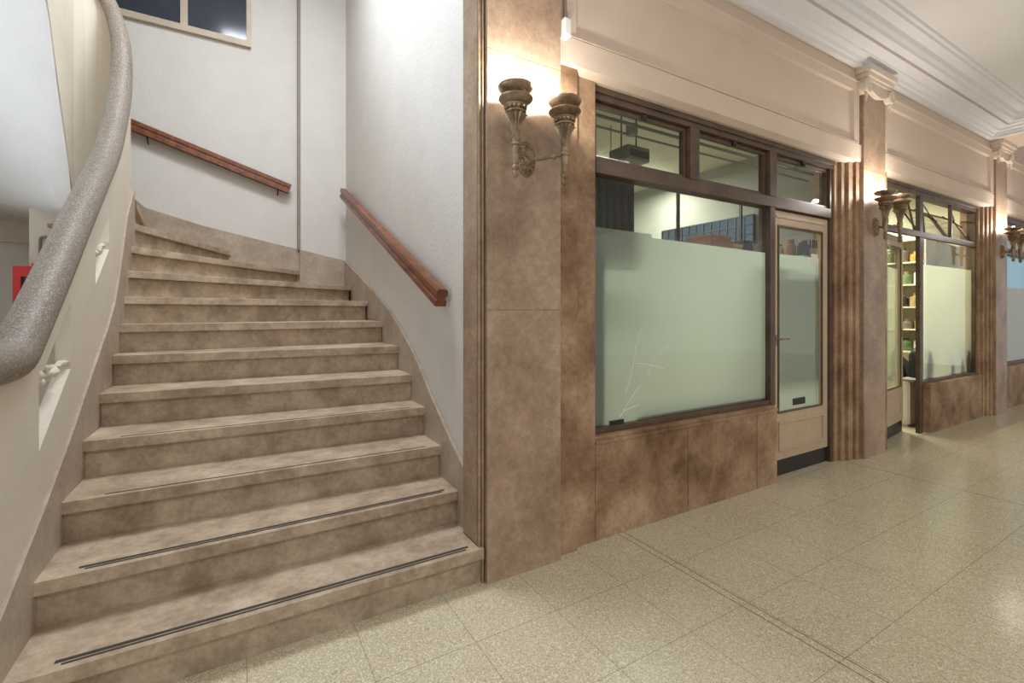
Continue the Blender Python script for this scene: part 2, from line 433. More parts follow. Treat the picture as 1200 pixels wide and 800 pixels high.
# parapet string (stone) whose top edge follows the treads
ps = [(1.995, .365), (2.37, .56), (2.68, .738), (3.165, 1.06), (3.40, 1.21), (3.565, 1.345), (3.70, 1.52), (3.945, 1.93), (4.125, 2.10), (4.2, 2.16)]
MB().strip([(-.61, y, max(0, t - .55), t) for y, t in ps], (-.03, 0, 0)).build('parapet_string', M_SKIRT, stair, bevel=.003)
# plastered soffit under the upper flight
def ruled(A, B, n=10):
    A = smooth_path(A, n); B = smooth_path(B, n); k = len(A); vs = []; fs = []
    q = 8
    for i in range(k):
        mid = A[i] + Vector((-.085, 0, -.004)); vs.append(A[i])
        for j in range(q): vs.append(mid.lerp(B[i], j / (q - 1)))
    N0 = len(vs); vs += [v + Vector((0, 0, .06)) for v in vs]
    for i in range(k - 1):
        for j in range(q):
            a = i*(q+1)+j; b = a + q + 1
            fs += [(a, a+1, b+1, b), (N0+a, N0+b, N0+b+1, N0+a+1)]
    return MB().add(vs, fs, True)
ruled([(-.74, 4.34, 1.80), (-.86, 4.36, 1.96), (-.955, 4.31, 2.05), (-.965, 4.20, 2.315), (-.965, 4.0, 2.70), (-.965, 3.78, 3.13), (-.965, 3.4, 3.485), (-.965, 2.6, 3.955), (-.965, 2.1, 4.25)],
      [(-.9, 5.6, 1.86), (-1.5, 5.6, 2.04), (-2.2, 5.6, 2.16), (-2.7, 5.5, 2.30), (-3.2, 5.2, 2.45), (-3.9, 4.6, 2.75), (-3.9, 3.6, 3.20), (-3.9, 2.8, 3.6), (-3.9, 2.1, 4.0)]).build('soffit', M_PLASTER, stair)

# ------------------------------------------------------------------ balustrade
bal = thing('balustrade', 'white plaster parapet beside the stairs with thick round grey terrazzo rail', 'balustrade', (-.66, 3.0, 0))
rail = [(-.645, 1.35, 1.132), (-.645, 1.8, 1.132), (-.645, 2.12, 1.132), (-.645, 2.22, 1.150), (-.645, 2.32, 1.225), (-.645, 2.59, 1.436), (-.645, 2.78, 1.595), (-.647, 3.03, 1.792), (-.65, 3.31, 2.008), (-.655, 3.63, 2.262), (-.66, 3.90, 2.585), (-.667, 4.06, 2.83), (-.672, 4.13, 3.03), (-.697, 4.22, 3.21), (-.75, 4.355, 3.415), (-.80, 4.40, 3.55), (-.89, 4.36, 3.75), (-.95, 4.25, 3.95), (-.97, 4.0, 4.2), (-.97, 3.5, 4.6)]
RP = smooth_path(rail, 8)
MB().tube(RP, .064, 24, rad=[1 if p.z < 2.8 else max(.8, 1 - (p.z - 2.8) * .4) for p in RP]).build('handrail', M_TERR, bal)
def rail_z(y):
    for a, b in zip(rail, rail[1:]):
        if a[1] <= y <= b[1]: return a[2] + (b[2]-a[2]) * (y-a[1]) / (b[1]-a[1])
    return rail[0][2]
outer = [(1.995, 0), (4.06, 0)] + [(y, rail_z(y) - .03) for y in (4.06, 3.90, 3.63, 3.31, 3.03, 2.78, 2.59, 2.34, 2.24, 1.995)]
cut1 = [(3.482, 1.868), (3.482, 1.655), (3.175, 1.437), (3.175, 1.612)]
cut2 = [(2.752, 1.340), (2.752, 1.050), (2.366, .785), (2.366, 1.042)]
pw = MB().poly(outer, [cut1, cut2], lambda a, b, t: (-.672 if t else -.622, a, b))
# the turn of the parapet round the stair's narrow well
bend = [(-.622, 4.06, 1.9, 2.80), (-.622, 4.12, 1.95, 2.98), (-.64, 4.24, 2.0, 3.18), (-.69, 4.38, 2.0, 3.36), (-.76, 4.44, 2.0, 3.5), (-.86, 4.45, 2.0, 3.62), (-.95, 4.41, 2.02, 3.8), (-1.005, 4.33, 2.07, 3.95),
        (-1.02, 4.20, 2.36, 4.1), (-1.02, 4.0, 2.76, 4.3), (-1.02, 3.78, 3.20, 4.5), (-1.02, 3.4, 3.60, 4.85), (-1.02, 2.6, 4.06, 5.3)]
offs = [(-.05, 0, 0), (-.05, 0, 0), (-.047, -.012, 0), (-.035, -.034, 0), (-.018, -.045, 0), (.014, -.047, 0), (.035, -.035, 0), (.046, -.018, 0)] + [(.05, 0, 0)] * 5
pw.strip(bend, offs)
pw.build('parapet', M_CREAM, bal)
random.seed(3)
for ya, za, yb, zb in ((2.36, 1.03, 2.752, 1.075), (3.17, 1.60, 3.482, 1.675)):
    k = 18; path = []; rad = []
    for i in range(k + 1):
        t = i / k
        path.append((-.648 + random.uniform(-.012, .012), ya + (yb-ya)*t, za + (zb-za)*t + .03 * math.sin(t * 9) * (1 - t) + random.uniform(-.006, .006)))
        rad.append(.55 + .9 * (1 - t) * abs(math.sin(t * 11 + .6)) + random.uniform(0, .25))
    m = MB().tube(path, .016, 8, rad=rad)
    for i in range(5):
        t = .06 + i * .09
        m.sphere((-.648 + random.uniform(-.02, .02), ya + (yb-ya)*t, za + (zb-za)*t + random.uniform(-.015, .035)), random.uniform(.013, .024), 8)
    m.build('crosspiece', M_CREAM, bal, label='crumpled plaster-coated bar across the opening')

# ------------------------------------------------------------------ wooden wall rails
def wood_rail(name_label, a, b, wallnormal, brackets):
    A, B = Vector(a), Vector(b)
    t = thing('wooden_handrail', name_label, 'handrail', tuple((A + B) / 2))
    h, d = .050, .032
    pr = [(-d, -h), (d, -h), (d, -h*.35), (d*.72, -h*.25), (d*.72, h*.1), (d, h*.2), (d, h*.8), (d*.7, h), (-d*.7, h), (-d, h*.8), (-d, h*.2), (-d*.72, h*.1), (-d*.72, -h*.25), (-d, -h*.35)]
    MB().tube([A, A.lerp(B, .33), A.lerp(B, .66), B], 1, prof=pr, smooth=False).build('rail', M_WOOD, t)
    nv = Vector(wallnormal)
    for q in brackets:
        P = A.lerp(B, q)
        if nv.x:
            MB().tube([P, P - nv * .066], .012, 8).build('bracket', M_DARK, t); continue
        MB().tube([P + Vector((0, 0, -h)), P + Vector((0, 0, -h - .035)), P + Vector((0, 0, -h - .05)) - nv * .03, P + Vector((0, 0, -h - .05)) - nv * .066], .007, 8).build('bracket', M_DARK, t)
    return t
wood_rail('dark wooden handrail on the right white wall above the steps', (.985, 2.44, 1.375), (1.018, 5.38, 2.60), (-1, 0, 0), (.12, .5, .88))
wood_rail('dark wooden handrail on the back stair wall below the dark window', (.505, 5.565, 2.615), (-.95, 5.565, 3.075), (0, -1, 0), (.08, .84))

# ------------------------------------------------------------------ pilasters
def pilaster_shaft(m, x0, x1, yf, ztop, joints):
    z = 0
    for j in joints + [ztop]:
        m.box(x0, yf, z, x1, 2.06, j - .003); z = j
        if j != ztop: m.box(x0 + .004, yf + .004, j - .004, x1 - .004, 2.06, j + .001)
    return m
def capital(cx, parent):
    h = .205
    ab = MB()
    ab.box(cx-h-.055, 1.905, 3.385, cx+h+.055, 2.03, 3.432)
    ab.box(cx-h-.035, 1.925, 3.345, cx+h+.035, 2.03, 3.388)
    ab.box(cx-h-.022, 1.940, 3.318, cx+h+.022, 2.03, 3.348)
    cp = ab.build('capital', M_CAP, parent, bevel=.004)
    # swag between the scrolls
    arc = [(cx - h + .01 + (2*h-.02) * i / 16, 3.265 - .055 * math.sin(PI * i / 16)) for i in range(17)]
    MB().prism_y([(cx-h+.01, 3.32)] + arc + [(cx+h-.01, 3.32)], 1.955, 2.03).build('swag', M_CAP, cp)
    MB().tube([(x, 1.952, z) for x, z in arc], .011, 8).build('beading', M_CAP, cp)
    for sgn in (-1, 1):
        m = MB(); pts = []
        for i in range(46):
            a = i / 45 * 2.4 * 2 * PI; r = .058 * (1 - i / 45 * .84)
            pts.append((cx + sgn * (h + .012) + sgn * r * math.cos(a + PI/2) * -1, 1.945, 3.262 + r * math.sin(a + PI/2)))
        m.tube(pts, .0115, 8)
        m.lathe([(.004, -.001), (.05, 0), (.055, .006), (.055, .085), (.004, .086)], (cx + sgn * (h + .012), 2.035, 3.262), 20, axis='y')
        m.sphere((cx + sgn * (h + .012), 1.945, 3.262), .015, 10)
        for i in range(4): m.sphere((cx + sgn * (h + .028), 1.955, 3.205 - i * .02), .014 - i * .002, 8)
        m.build('volute', M_CAP, cp)
p1 = thing('pilaster', 'wide brown marble pilaster at the foot of the stairs, left of the first shop', 'pilaster', (1.25, 2.0, 0))
pilaster_shaft(MB(), 1.033, 1.464, 1.985, 3.44, [1.31, 2.56]).build('shaft', M_MARBLE, p1)
p2 = thing('pilaster', 'brown marble pilaster with scrolled capital between the closed door and the ajar door', 'pilaster', (4.965, 2.0, 0))
pilaster_shaft(MB(), 4.76, 5.17, 1.985, 3.33, [1.31, 2.56]).build('shaft', M_MARBLE, p2)
capital(4.965, p2)
p3 = thing('pilaster', 'farthest brown marble pilaster with scrolled capital, right of the bottle window', 'pilaster', (8.41, 2.0, 0))
pilaster_shaft(MB(), 8.20, 8.62, 1.985, 3.33, [1.31, 2.56]).build('shaft', M_MARBLE, p3)
capital(8.41, p3)

# stepped marble strips beside the pilasters (fixed facing of the facade)
tr = MB().box(1.466, 2.02, 0, 1.603, 2.2, 2.63).box(1.609, 2.05, 0, 1.755, 2.2, 2.61)
struct(tr.build('trim_6', M_MARBLE2, bevel=.002))
tr = MB()
for x0, x1, y in ((4.47, 4.53, 2.085), (4.537, 4.60, 2.06), (4.607, 4.68, 2.035), (4.69, 4.757, 2.015)): tr.box(x0, y, 0, x1, 2.25, 2.62)
struct(tr.build('trim_7', M_MARBLE2, bevel=.002))
tr = MB().box(5.173, 2.02, 0, 5.30, 2.25, 2.62).box(5.305, 2.06, 0, 5.40, 2.25, 2.62)
struct(tr.build('trim_8', M_MARBLE2, bevel=.002))
tr = MB()
for x0, x1, y in ((7.93, 7.985, 2.075), (7.99, 8.05, 2.05), (8.055, 8.12, 2.03), (8.125, 8.197, 2.012)): tr.box(x0, y, 0, x1, 2.25, 2.62)
struct(tr.build('trim_9', M_MARBLE2, bevel=.002))
tr = MB().box(8.623, 2.02, 0, 8.74, 2.25, 2.62)
struct(tr.build('trim_10', M_MARBLE2, bevel=.002))
# marble aprons under the shop windows
ap = MB()
for a, b in ((1.757, 2.534), (2.539, 3.287), (3.293, 3.545)): ap.box(a, 2.05, 0, b, 2.2, .545)
ap.box(1.757, 2.042, .547, 3.55, 2.2, .565).box(1.757, 2.062, .565, 3.54, 2.2, .585)
struct(ap.build('trim_11', M_MARBLE2, bevel=.0015))
ap = MB().box(6.40, 2.05, 0, 7.928, 2.135, .50).box(6.39, 2.042, .50, 7.928, 2.135, .525)
struct(ap.build('trim_12', M_MARBLE2, bevel=.0015))
ap = MB().box(8.742, 2.05, 0, 12.5, 2.2, .56)
struct(ap.build('trim_13', M_MARBLE2, bevel=.0015))

# ------------------------------------------------------------------ shop window 1 with its transom lights
YG = 2.13
def frame_ring(m, x0, x1, z0, z1, t, y0, y1):
    m.prism_y([(x0, z0), (x1, z0), (x1, z1), (x0, z1)], y0, y1, holes=[[(x0+t, z0+t), (x1-t, z0+t), (x1-t, z1-t), (x0+t, z1-t)]]); return m
w2 = struct_root('window_2', (2.6, YG, .585))
f = MB()
f.box(1.757, 2.09, 2.53, 4.47, 2.19, 2.60)                 # head
f.box(1.757, 2.075, 2.565, 4.47, 2.10, 2.60)
f.box(1.757, 2.10, .585, 1.795, 2.18, 2.53)                # left post
f.box(3.535, 2.095, .585, 3.60, 2.19, 2.53)                # post between window and door
f.box(1.795, 2.10, .585, 3.535, 2.18, .62)                 # sill rail
f.box(4.43, 2.10, 0, 4.468, 2.19, 2.53)
f.box(3.575, 2.10, 0, 3.60, 2.19, .585)
f.build('window_frame', M_FRAME, w2, bevel=.002)
MB().box(1.795, 2.091, 2.105, 4.43, 2.185, 2.185).build('transom_bar', M_FRAME, w2, bevel=.003)
for a, b in ((2.61, 2.70), (3.52, 3.61)):
    MB().box(a, 2.087, 2.185, b, 2.185, 2.53).build('transom_post', M_FRAME, w2, bevel=.003)
for a, b in ((1.80, 2.605), (2.705, 3.515), (3.615, 4.425)):
    s = frame_ring(MB(), a, b, 2.19, 2.525, .022, 2.12, 2.15).build('transom_sash', M_FRAME, w2)
    MB().box(a + .022, 2.133, 2.212, b - .022, 2.137, 2.503).build('pane', M_GLASS, s)
    c = (a + b) / 2
    MB().box(c - .02, 2.10, 2.495, c + .02, 2.118, 2.525).sphere((c, 2.10, 2.50), .012, 8).build('latch', M_DARK, s)
MB().box(1.795, 2.128, .62, 3.535, 2.133, 2.105).build('pane', M_GLASS, w2)
MB().sheet([(1.797, .622), (3.533, .622), (3.533, 1.755), (2.30, 1.772), (2.29, 1.795), (1.797, 1.80)], 2.1345).build('frosted_film', M_FROST, w2)
MB().box(2.20, 2.16, .635, 3.53, 2.185, .672).build('bottom_bar', M_FRAME, w2, bevel=.004)
mm = MB()
random.seed(11)
M_SCR = mat('film_scratch', (232, 236, 222), .7, .02, 5)
for k, pts in enumerate([[(2.02, .66), (2.10, .76), (2.20, .85)], [(2.06, .80), (2.12, .95), (2.15, 1.10), (2.20, 1.2)], [(2.0, .64), (2.05, .69), (2.18, .72)], [(2.15, .98), (2.28, .96), (2.40, .93)], [(2.25, .9), (2.33, 1.02), (2.45, 1.08)]]):
    mm.tube([(x, 2.127, z) for x, z in [(p.x, p.z) for p in smooth_path([(a, 0, b) for a, b in pts], 6)]], .0022, 6)
mm.build('scratches', M_SCR, w2)
MB().box(1.93, 2.118, .622, 2.04, 2.127, .645).build('film_tear', M_DARK, w2)

# ------------------------------------------------------------------ door 1 (closed, number on the glass)
def text_mesh(body, size, mat_, name, parent, loc, rotz=0):
    cu = bpy.data.curves.new('t', 'FONT'); cu.body = body; cu.size = size; cu.extrude = .0006; cu.align_x = 'CENTER'; cu.offset = .001
    tmp = bpy.data.objects.new('t', cu); COL.objects.link(tmp)
    dg = bpy.context.evaluated_depsgraph_get()
    me = bpy.data.meshes.new_from_object(tmp.evaluated_get(dg)); me.name = name
    bpy.data.objects.remove(tmp); me.materials.clear(); me.materials.append(mat_)
    o = bpy.data.objects.new(name, me); COL.objects.link(o); o.parent = parent
    org = Vector((0, 0, 0)); p = parent
    while p is not None: org += p.location; p = p.parent
    o.location = Vector(loc) - org; o.rotation_euler = (PI/2, 0, 0); return o

def door_leaf(root, x0, width, yf, film, xframe):
    """leaf built along +X from its hinge side x0, front face at yf"""
    m = MB(); x1 = x0 + width
    m.prism_y([(x0, .13), (x1, .13), (x1, 2.095), (x0, 2.095)], yf, yf + .045, holes=[[(x0+.075, .505), (x1-.095, .505), (x1-.095, 1.975), (x0+.075, 1.975)]])
    m.prism_y([(x0+.045, 2.04), (x1-.045, 2.04), (x1-.045, 2.058), (x0+.045, 2.058)], yf - .006, yf + .001)
    leaf = m.build('door_leaf', M_DOOR, root, bevel=.002)
    q = MB()
    frame_ring(q, x0+.075, x1-.075, .20, .43, .018, yf - .012, yf + .002)
    q.build('door_panel', M_DOOR, leaf, bevel=.003)
    q = frame_ring(MB(), x0+.068, x1-.088, .498, 1.982, .014, yf - .008, yf + .004)
    q.build('glazing_bead', M_FRAME, leaf)
    MB().box(x0+.075, yf+.018, .505, x1-.095, yf+.022, 1.975).build('pane', M_GLASS, leaf)
    MB().sheet([(x0+.076, .506), (x1-.096, .506), (x1-.096, 1.76), (x0+.076, 1.76)], yf+.0235).build('frosted_film', film, leaf)
    MB().box(x0+.003, yf+.008, .004, x1-.003, yf+.04, .128).build('kick_plate', M_DARK, leaf)
    return leaf
d1 = struct_root('door_1', (4.0, 2.12, 0))
leaf1 = door_leaf(d1, 3.604, .822, 2.12, M_FROST, 0)
hd = MB().tube([(3.645, 2.12, 1.085), (3.645, 2.085, 1.085), (3.65, 2.075, 1.085), (3.76, 2.075, 1.085)], .007, 8).box(3.632, 2.112, 1.03, 3.658, 2.121, 1.12)
hd.build('door_handle', M_BRASS, leaf1)
text_mesh('101', .10, M_BLACK, 'number', leaf1, (4.235, 2.1375, 1.84))
MB().box(4.20, 2.136, 1.70, 4.30, 2.1385, 1.79).build('sticker', M_WHITE, leaf1)
MB().box(3.92, 2.134, .535, 4.10, 2.1385, .59).build('mail_slot', M_DARK, leaf1)

# ------------------------------------------------------------------ shop window 2 with its open transom lights, and the ajar door
w3 = struct_root('window_3', (7.2, YG, .53))
f = MB()
f.box(5.40, 2.09, 2.53, 7.93, 2.19, 2.60).box(5.40, 2.075, 2.57, 7.93, 2.10, 2.60)
f.box(5.40, 2.10, 0, 5.43, 2.18, 2.53).box(6.28, 2.10, 0, 6.36, 2.14, 2.53)
f.box(7.90, 2.10, .525, 7.93, 2.18, 2.53).box(6.36, 2.10, .525, 7.90, 2.18, .555)
f.build('window_frame', M_FRAME, w3, bevel=.002)
MB().box(5.43, 2.096, 2.095, 7.90, 2.135, 2.155).build('transom_bar', M_FRAME, w3, bevel=.003)
for a, b in ((7.13, 7.18),):
    MB().box(a + .01, 2.098, 2.155, b - .01, 2.132, 2.53).build('transom_post', M_FRAME, w3, bevel=.003)
for a, b, ang in ((5.435, 6.275, .18), (6.365, 7.125, .5), (7.185, 7.895, .5)):
    h = .355; y2 = 2.15 + math.sin(ang) * h; zt = 2.17 + math.cos(ang) * h
    # sash hinged at its foot, leaning into the shop
    def T(x, u, t): 
        return (x, 2.135 + math.sin(ang) * u + math.cos(ang) * t * .016, 2.16 + math.cos(ang) * u - math.sin(ang) * t * .016)
    m = MB().poly([(a, 0), (b, 0), (b, h), (a, h)], [[(a+.014, .014), (b-.014, .014), (b-.014, h-.014), (a+.014, h-.014)]], T)
    s = m.build('transom_sash', M_FRAME, w3)
    MB().poly([(a+.02, .02), (b-.02, .02), (b-.02, h-.02), (a+.02, h-.02)], [], lambda x, u, t: T(x, u, .4 + .15 * t)).build('pane', M_GLASS, s)
    if ang > .3:
        for x in (a + .03, b - .03):
            xs = .45 * (b - a) * (1 if x < (a+b)/2 else -1)
        MB().tube([(a + .02, 2.12, 2.50), (b - .06, y2, 2.19)], .009, 8).tube([(a + .35*(b-a), y2 - .05, 2.46), (a + .62*(b-a), 2.14, 2.32)], .007, 8).tube([(a + .02, 2.125, 2.49), (b - .05, y2 - .04, 2.45)], .007, 8).build('stay', M_DARK, s)
MB().box(6.36, 2.128, .555, 7.90, 2.133, 2.085).build('pane', M_GLASS, w3)
MB().sheet([(6.362, .557), (7.898, .557), (7.898, 1.815), (6.362, 1.815)], 2.1345).build('frosted_film', M_FROST2, w3)
d2 = struct_root('door_2', (5.435, 2.13, 0))
leaf2 = door_leaf(d2, 5.437, .82, 2.13, M_FROST2, 0)
MB().tube([(6.20, 2.13, 1.085), (6.20, 2.09, 1.085), (6.11, 2.085, 1.085)], .007, 8).box(6.188, 2.122, 1.03, 6.214, 2.131, 1.12).build('door_handle', M_BRASS, leaf2)
d2.rotation_euler.z = math.radians(7.6)

# ------------------------------------------------------------------ shop window 3, mostly outside the picture
w4 = struct_root('window_4', (10, YG, .56))
f = MB().box(8.742, 2.09, 2.53, 12.5, 2.19, 2.60).box(8.742, 2.10, .56, 8.79, 2.18, 2.53).box(8.79, 2.10, .56, 12.5, 2.18, .60).box(10.2, 2.10, .6, 10.28, 2.18, 2.53)
f.build('window_frame', M_FRAME, w4, bevel=.002)
MB().box(8.79, 2.095, 2.085, 12.5, 2.185, 2.165).build('transom_bar', M_FRAME, w4)
MB().box(8.79, 2.128, .60, 10.2, 2.133, 2.085).box(10.28, 2.128, .60, 12.5, 2.133, 2.085).box(8.79, 2.128, 2.165, 12.5, 2.133, 2.53).build('pane', M_GLASS, w4)
MB().sheet([(8.79, .60), (12.5, .60), (12.5, 1.63), (8.79, 1.63)], 2.135).build('frosted_film', frost_mat('frosted_film_brown', (150, 132, 104), .05), w4)
MB().sheet([(8.79, 1.635), (12.5, 1.635), (12.5, 2.085), (8.79, 2.085)], 2.135).build('blue_film', frost_mat('blue_film', (120, 190, 226), .1), w4)

# ------------------------------------------------------------------ shop interiors
struct(MB().box(1.36, 5.0, 0, 12.6, 5.15, 3.0).build('wall_shop_back', M_SHOPD))
struct(MB().box(1.36, 2.21, 2.90, 12.6, 5.0, 3.0).build('ceiling_shops', M_SHOPW))
struct(MB().box(1.60, 2.21, 0, 1.75, 5.0, 2.9).build('wall_shop_left', M_SHOPD))
struct(MB().box(4.62, 2.26, 0, 5.30, 5.0, 2.9).build('wall_shop_partition', M_SHOPD))
struct(MB().box(8.12, 2.26, 0, 8.62, 5.0, 2.9).build('wall_shop_divider', M_SHOPW))
struct(MB().box(12.5, 2.03, 0, 12.7, 5.0, 3.7).build('wall_end', M_BEIGE))
w5 = struct_root('window_5', (4.6, 3.5, 1.9))
g = MB()
for i in range(13): g.box(4.585, 2.90 + i * .1 - .006, 1.90, 4.618, 2.90 + i * .1 + .006, 2.30)
for i in range(5): g.box(4.586, 2.90, 1.90 + i * .1 - .006, 4.618, 4.10, 1.90 + i * .1 + .006)
g.build('glazing_bars', M_DARK, w5)
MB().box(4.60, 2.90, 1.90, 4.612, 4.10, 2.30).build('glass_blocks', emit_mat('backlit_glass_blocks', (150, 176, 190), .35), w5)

def tube_lamp(label, x, y, z, ln, power, color):
    t = thing('fluorescent_lamp', label, 'lamp', (x, y, z))
    MB().box(x - ln/2, y - .04, z + .03, x + ln/2, y + .04, z + .07).build('housing', M_WHITE, t, bevel=.004)
    MB().tube([(x - ln/2 + .02, y, z), (x + ln/2 - .02, y, z)], .014, 10).build('tube', M_TUBE, t)
    for e in (x - ln/2, x + ln/2 - .02):
        MB().box(e, y - .018, z - .02, e + .02, y + .018, z + .035).build('end_cap', M_WHITE, t)
        if z + .07 < 2.89: MB().tube([(e + .01, y, z + .06), (e + .01, y, 2.90)], .004, 6).build('hanger', M_GREY, t)
    d = bpy.data.lights.new('tube_light', 'AREA'); d.shape = 'RECTANGLE'; d.size = ln; d.size_y = .1; d.energy = power; d.color = color
    o = bpy.data.objects.new('tube_light', d); COL.objects.link(o); o.parent = t; o.location = (0, 0, -.03)
    return t
tube_lamp('fluorescent tube lamp on the ceiling inside the first shop', 3.75, 3.9, 2.83, 1.2, 62, (1, 1, .92))
tube_lamp('fluorescent tube lamp on the ceiling inside the shop with the ajar door', 6.9, 3.4, 2.83, 1.2, 115, (1, .99, .80))
tube_lamp('fluorescent tube lamp on the ceiling inside the farthest shop', 9.6, 3.4, 2.83, 1.2, 40, (.8, .95, 1))
tube_lamp('short lit tube added for a bright reflection at the left edge of the first shop window', 2.62, 3.05, 2.03, .35, 2, (.95, 1, .9))  # added tube, its glow stands in for a reflection in the glass

tag(MB().box(1.80, 2.165, 0, 1.925, 2.20, 1.66).build('tall_board', M_GREY), 'tall grey board standing behind the left end of the frosted glass', 'board')
cu = MB(); pts = []
for i in range(41):
    pts.append((1.80 + i * .0135, 2.338 + .018 * math.sin(i * 1.25), 1.70, 2.19))
cu.strip(pts, (0, .006, 0))
ct = thing('curtain', 'dark curtain added for a dark reflection in the first shop window at its left', 'curtain', (2.07, 2.338, 2.19))  # made-up curtain, its dark cloth stands in for a reflection on the pane
cu.build('cloth', mat('dark_reflection_cloth', (74, 68, 66), .9, .2, 8, stretch=(6, 6, 1)), ct)
MB().tube([(1.751, 2.341, 2.205), (2.42, 2.341, 2.205)], .011, 8).build('rod', M_GREY, ct)
MB  # rods and ceiling unit seen through the transom
tag(MB().tube([(1.76, 2.30, 2.55), (4.55, 2.30, 2.55)], .012, 8).tube([(1.76, 2.34, 2.50), (4.55, 2.34, 2.50)], .008, 8).box(2.28, 2.29, 2.49, 2.33, 2.35, 2.56).build('curtain_rod', M_GREY), 'double metal curtain rod inside the top lights of the first shop', 'curtain rod')
cuu = thing('ceiling_unit', 'dark air conditioning unit hanging on rods behind the top light of the first shop window', 'air conditioner', (2.69, 2.78, 2.50))
MB().box(2.58, 2.64, 2.475, 2.82, 2.85, 2.585).build('casing', M_GREY, cuu, bevel=.01)
MB().box(2.60, 2.632, 2.50, 2.80, 2.64, 2.55).build('grille', M_DARK, cuu)
for x in (2.62, 2.78): MB().tube([(x, 2.75, 2.58), (x, 2.75, 2.90)], .006, 6).build('hanger', M_DARK, cuu)
rk = thing('storage_rack', 'tall dark metal rack holding boxes inside the first shop', 'rack', (4.0, 2.8, 0))
for x in (3.55, 4.5):
    for y in (2.62, 2.98):
        MB().box(x - .012, y - .012, 0, x + .012, y + .012, 2.45 if y > 2.8 else 1.72).build('post', M_DARK, rk)
for z in (.3, 1.0, 1.70):
    MB().box(3.54, 2.61, z, 4.51, 2.99, z + .02).build('shelf', M_GREY, rk)
random.seed(5)
bx = [((3.58, 3.86), .26, (196, 150, 138), 'pinkish box, leftmost on the storage rack behind the first shop glass'),
      ((3.88, 4.03), .20, (206, 190, 156), 'cream box between the pinkish box and the dark box on the rack'),
      ((4.05, 4.18), .24, (70, 66, 56), 'dark box between two pale boxes on the rack'),
      ((4.20, 4.48), .22, (186, 156, 120), 'tan box, rightmost on the storage rack behind the first shop glass')]
for (a, b), h, c, lab in bx:
    t = thing('box', lab, 'box', ((a+b)/2, 2.78, 1.72))
    mm_ = mat('cardboard', c, .8, .08, 8)
    MB().box(a, 2.65, 1.7205, b, 2.92, 1.72 + h - .03).build('carton', mm_, t, bevel=.004)
    MB().box(a - .003, 2.647, 1.72 + h - .03, b + .003, 2.923, 1.72 + h).build('lid', mm_, t, bevel=.003)

ws = thing('wall_shelf', 'small shelf on the wall behind the clear top of the closed door', 'shelf', (4.52, 2.55, 1.80))
MB().box(4.40, 2.30, 1.79, 4.62, 2.85, 1.808).build('board', M_SHOPW, ws)
for y in (2.36, 2.78): MB().prism_y([(4.619, 1.79), (4.46, 1.79), (4.619, 1.68)], y, y + .015).build('bracket', M_GREY, ws)
for y, h, c, lab in ((2.36, .13, 'dark', 'dark jar, nearest the door on the small wall shelf'), (2.48, .15, 'amber', 'amber jar in the middle of the small wall shelf'), (2.595, .12, 'white', 'white jar at the inner end of the small wall shelf')):
    o = MB().lathe([(.045, 0), (.05, .01), (.05, h*.75), (.035, h*.85), (.035, h)], (4.50, y, 1.8085), 16).build('jar', mat(c + '_jar_glaze', dict(dark=(52, 46, 42), amber=(176, 130, 70), white=(224, 220, 206))[c], .25, .05, 8))
    tag(o, lab, 'jar', 'jars on the small wall shelf'); MB().lathe([(.038, 0), (.038, .015)], (4.50, y, 1.8085 + h), 14).build('lid', M_BRASS, o)
# things in the second shop
cab = thing('white_cabinet', 'low white cabinet just inside the ajar door', 'cabinet', (6.75, 2.45, 0))
MB().box(6.55, 2.28, .03, 6.98, 2.72, .50).box(6.57, 2.31, 0, 6.96, 2.70, .03).build('body', M_WHITE, cab, bevel=.004)
MB().box(6.545, 2.30, .05, 6.552, 2.70, .47).build('door', M_WHITE, cab)
bag = MB()
bag.poly([(2.37, .502), (2.69, .502), (2.71, .60), (2.65, .74), (2.56, .80), (2.47, .79), (2.38, .70), (2.35, .58)], [], lambda a, b, t: (6.62 + .24 * t, a, b))
bb = thing('black_bag', 'black shiny bag lying on the low white cabinet', 'bag', (6.74, 2.48, .502))
bag.build('body', M_BLACK, bb, bevel=.03)
MB().tube(smooth_path([(6.60, 2.41, .60), (6.58, 2.50, .70), (6.60, 2.61, .76)], 6), .012, 8).build('strap', M_GREY, bb)
sh = thing('shelf_unit', 'shelf unit crowded with small goods on the far wall of the second shop', 'shelves', (7.95, 2.9, 0))
for z in (.75, 1.05, 1.35, 1.65, 1.95, 2.25): MB().box(7.78, 2.55, z, 8.11, 3.35, z + .018).build('shelf', M_SHOPW, sh)
for y in (2.54, 3.35): MB().box(7.78, y, 0, 8.11, y + .018, 2.27).build('side_panel', M_SHOPW, sh)
random.seed(21)
cols = [('white', (226, 222, 204)), ('dark', (52, 46, 40)), ('amber', (196, 142, 60)), ('green', (110, 128, 84)), ('tan', (176, 142, 100)), ('grey', (128, 124, 116))]
cm = {k: mat(k + '_goods', c, .45, .1, 8) for k, c in cols}
rows = ['lowest', 'second', 'third', 'fourth', 'top']
